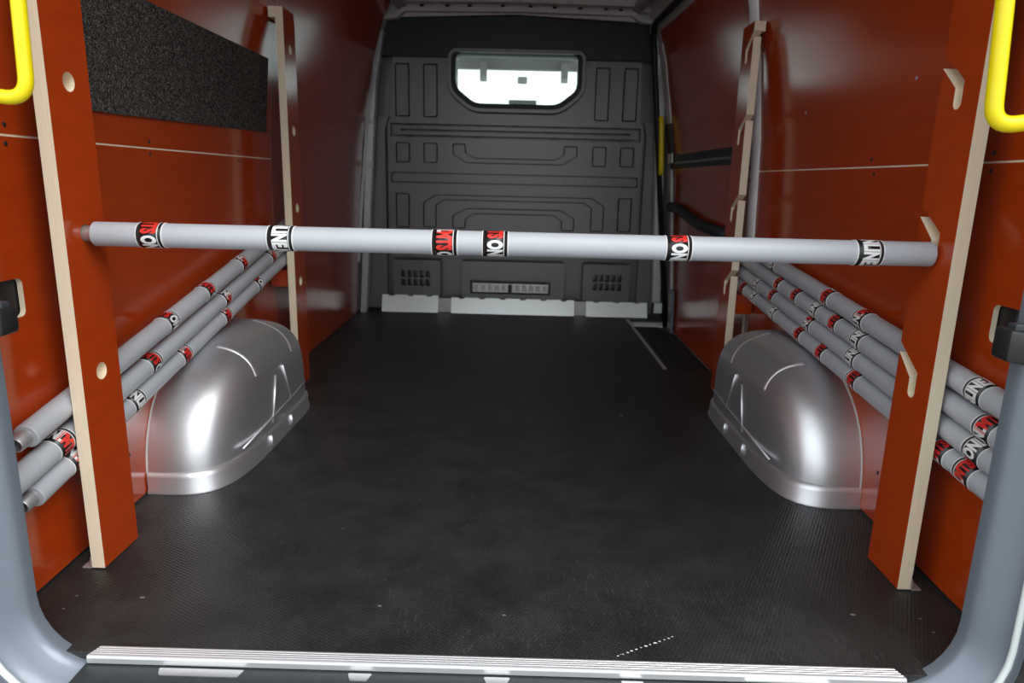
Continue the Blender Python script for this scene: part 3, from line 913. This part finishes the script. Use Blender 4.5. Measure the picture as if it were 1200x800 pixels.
def load_bar(center, slope_axis, L, labels, label, group):
    """slope_axis: world direction of local +X; labels: (offset along the bar, roll angle)"""
    root = empty('load_bar', center)
    tag(root, label, 'load bar', group)
    X = Vector(slope_axis).normalized()
    Z = (Vector((0, 0, 1)) - X * X.z).normalized()
    Y = Z.cross(X)
    root.rotation_mode = 'QUATERNION'
    root.rotation_quaternion = Matrix((X, Y, Z)).transposed().to_quaternion()
    link('tube', tube_mesh(L), 'tube', root, auto=radians(40))
    for sgn in (-1, 1):
        link('end_pin', pin_bm(sgn, L), 'zinc', root, auto=radians(40))
    for off, roll in labels:
        b = bpy.data.objects.new('label_band', ME_BAND); C.objects.link(b); b.parent = root
        b.location = (off, 0, 0); b.rotation_euler = (roll, 0, 0)
        for nm, me, lb in (('label_border', ME_B[0], None), ('label_border', ME_B[1], None), ('label_border', ME_B[2], None), ('lettering', ME_RED, 'red letters'), ('lettering', ME_WHT, 'white letters')):
            o = bpy.data.objects.new(nm, me); C.objects.link(o); o.parent = b
            if lb: o['label'] = lb
    return root

# the horizontal bar between the two nearer posts
XA, XZ = -0.797, 0.770
mid = (XA + XZ) / 2
lab = []
for x, th in ((-0.686, TH_MIX + .15), (-0.443, TH_LINE + .5), (-0.138, TH_RED + .55), (-0.044, TH_MIX + .45), (0.296, TH_ON - .2), (0.648, TH_LINE + .2)):
    lab.append((x - mid, pi - th))
load_bar((mid, 1.3065, 0.6645), (1, 0, 0), XZ - XA, lab, 'grey load bar set level across the cargo bay between two posts', 'grey load bars with black label bands')

# bars stowed along the walls
def side_bar(x, z12, slope, ya, L, labs, label, right):
    yc = ya + L / 2 / math.sqrt(1 + slope * slope)
    zc = z12 + slope * (yc - 1.2)
    k = math.sqrt(1 + slope * slope)
    vis = (0.25 if right else pi - 0.25)
    load_bar((x, yc, zc), (0, 1, slope), L, [((y - yc) * k, vis - th) for y, th in labs], label, 'grey load bars with black label bands')
LB = 1.52
side_bar(-0.8650, 0.328, 0.193, 1.148, LB, [(1.667, TH_ON), (1.888, TH_RED + .9), (2.133, TH_RED), (2.40, TH_LINE)], 'uppermost of the three grey load bars leaning behind the round-holed post', False)
side_bar(-0.8650, 0.2675, 0.197, 1.085, LB, [(1.225, TH_RED), (1.568, TH_ON - .9), (1.993, TH_RED - .5), (2.391, TH_RED)], 'middle one of the three grey load bars leaning behind the round-holed post', False)
side_bar(-0.8650, 0.2170, 0.1985, 1.142, LB, [(1.257, TH_RED - .3), (1.481, TH_RED + 3.0), (1.721, TH_RED), (1.986, TH_RED), (2.254, TH_ON)], 'lowest of the three grey load bars leaning behind the round-holed post', False)
side_bar(0.8305, 0.4335, 0.100, 1.07, LB, [(1.185, TH_LINE), (1.629, TH_NL), (1.823, TH_RED), (2.227, TH_ON)], 'topmost of the four grey load bars stacked behind the slotted post', True)
side_bar(0.8305, 0.3815, 0.102, 1.04, LB, [(1.146, TH_NL + .5), (1.627, TH_LINE), (1.76, TH_RED), (1.88, TH_LINE), (2.026, TH_RED), (2.168, TH_RED)], 'second from the top of the four grey load bars stacked behind the slotted post', True)
side_bar(0.8305, 0.3330, 0.102, 1.05, LB, [(1.162, TH_ON), (1.641, TH_LINE), (1.911, TH_NL), (2.208, TH_RED), (2.36, TH_LINE)], 'third from the top of the four grey load bars stacked behind the slotted post', True)
side_bar(0.8305, 0.2845, 0.102, 1.06, LB, [(1.177, TH_RED), (1.256, TH_RED), (1.622, TH_RED), (1.815, TH_RED), (1.97, TH_RED), (2.182, TH_RED + 3), (2.377, TH_LINE), (2.5, TH_RED)], 'bottom one of the four grey load bars stacked behind the slotted post', True)

# ------------------------------------------------------------------ yellow grab handles
def handle(name, pts, r, label, feet):
    root = empty(name, pts[0]); tag(root, label, 'handle')
    bm = bmesh.new()
    tube_path(bm, [p - root.location for p in smooth_path(pts, 0.032, 8)], r, 20)
    link('bar', bm, 'yellow', root, smooth=True)
    for (p, n) in feet:
        b = bmesh.new()
        rr = lathe_x(b, [(0, r * 1.7), (.004, r * 1.7), (.006, r * 1.3), (.0062, r * .5)], 20)
        q = Vector(n).to_track_quat('X', 'Z')
        for v in b.verts: v.co = q @ v.co + Vector(p) - root.location
        link('mounting_foot', b, 'yellow', root, smooth=True)
    return root
handle('grab_handle', [(-0.784, 1.000, 0.885), (-0.690, 1.010, 0.873), (-0.675, 1.010, 1.36), (-0.76, 1.000, 1.37)], 0.0098, 'yellow tubular grab handle in front of the round-holed post', [])
handle('grab_handle', [(0.752, 1.000, 0.885), (0.657, 1.020, 0.868), (0.622, 1.020, 1.38), (0.71, 1.000, 1.40)], 0.0115, 'yellow tubular grab handle in front of the slotted post', [])
handle('grab_handle', [(0.765, 4.035, 1.135), (0.765, 3.985, 1.135), (0.783, 3.985, 0.842), (0.785, 4.035, 0.842)], 0.015, 'small yellow grab handle on the pillar beside the bulkhead', [])

# ------------------------------------------------------------------ black door check blocks on the frame
def check_block(s, x0, x1, y0, y1, z0, z1, label):
    root = empty('door_check', ((x0 + x1) / 2, (y0 + y1) / 2, z0)); tag(root, label, 'door check', 'black blocks on the rear door frame')
    bm = bmesh.new(); box(bm, x0, x1, y0, y1, z0, z1, bevel=0.006)
    xin = x1 if s < 0 else x0
    for v in bm.verts:                                # bevelled, tapering outwards and down
        t = abs(v.co.x - xin) / abs(x1 - x0)
        v.co.z -= t * 0.012
        v.co -= root.location
    link('housing', bm, 'rubber', root, auto=radians(40))
    bm = bmesh.new(); box(bm, x0 + .012, x1 - .004, y0 + .01, y1 - .01, z1 - .004, z1 + .006, bevel=0.002)
    for v in bm.verts: v.co -= root.location
    link('cap', bm, 'plastic', root)
    return root
check_block(-1, -0.80, -0.737, 0.962, 1.00, 0.545, 0.586, 'black rubber block on the frame beside the three leaning bars')
check_block(1, 0.697, 0.772, 0.962, 1.00, 0.545, 0.592, 'black rubber block on the frame beside the four stacked bars')

# ------------------------------------------------------------------ chalk-like scratch near the sill
bm = bmesh.new()
for k in range(13):
    t = k / 12
    x = 0.186 + t * 0.104 + random.uniform(-.001, .001); y = 1.026 + t * 0.055
    bmesh.ops.create_circle(bm, cap_ends=True, radius=random.uniform(.0010, .0020), segments=7,
                            matrix=Matrix.Translation((x, y, 0.0006)) @ Matrix.Diagonal((1.8, 1, 1, 1)))
sc = link('scratch', bm, 'lwhite', floor)
sc['kind'] = 'stuff'
for x, y, r in ((-.243, 1.148, .003), (-.01, 1.13, .003), (-.815, 1.153, .0025), (-.814, 1.113, .0025), (-.691, 1.153, .004), (.646, 1.162, .004), (.769, 1.155, .0025), (.77, 1.115, .0025), (.368, 2.275, .006)):
    bm = bmesh.new()
    bmesh.ops.create_circle(bm, cap_ends=True, radius=r, segments=8, matrix=Matrix.Translation((x, y, 0.0005)) @ Matrix.Diagonal((1.3, .8, 1, 1)))
    link('floor_screw', bm, 'zinc', floor)
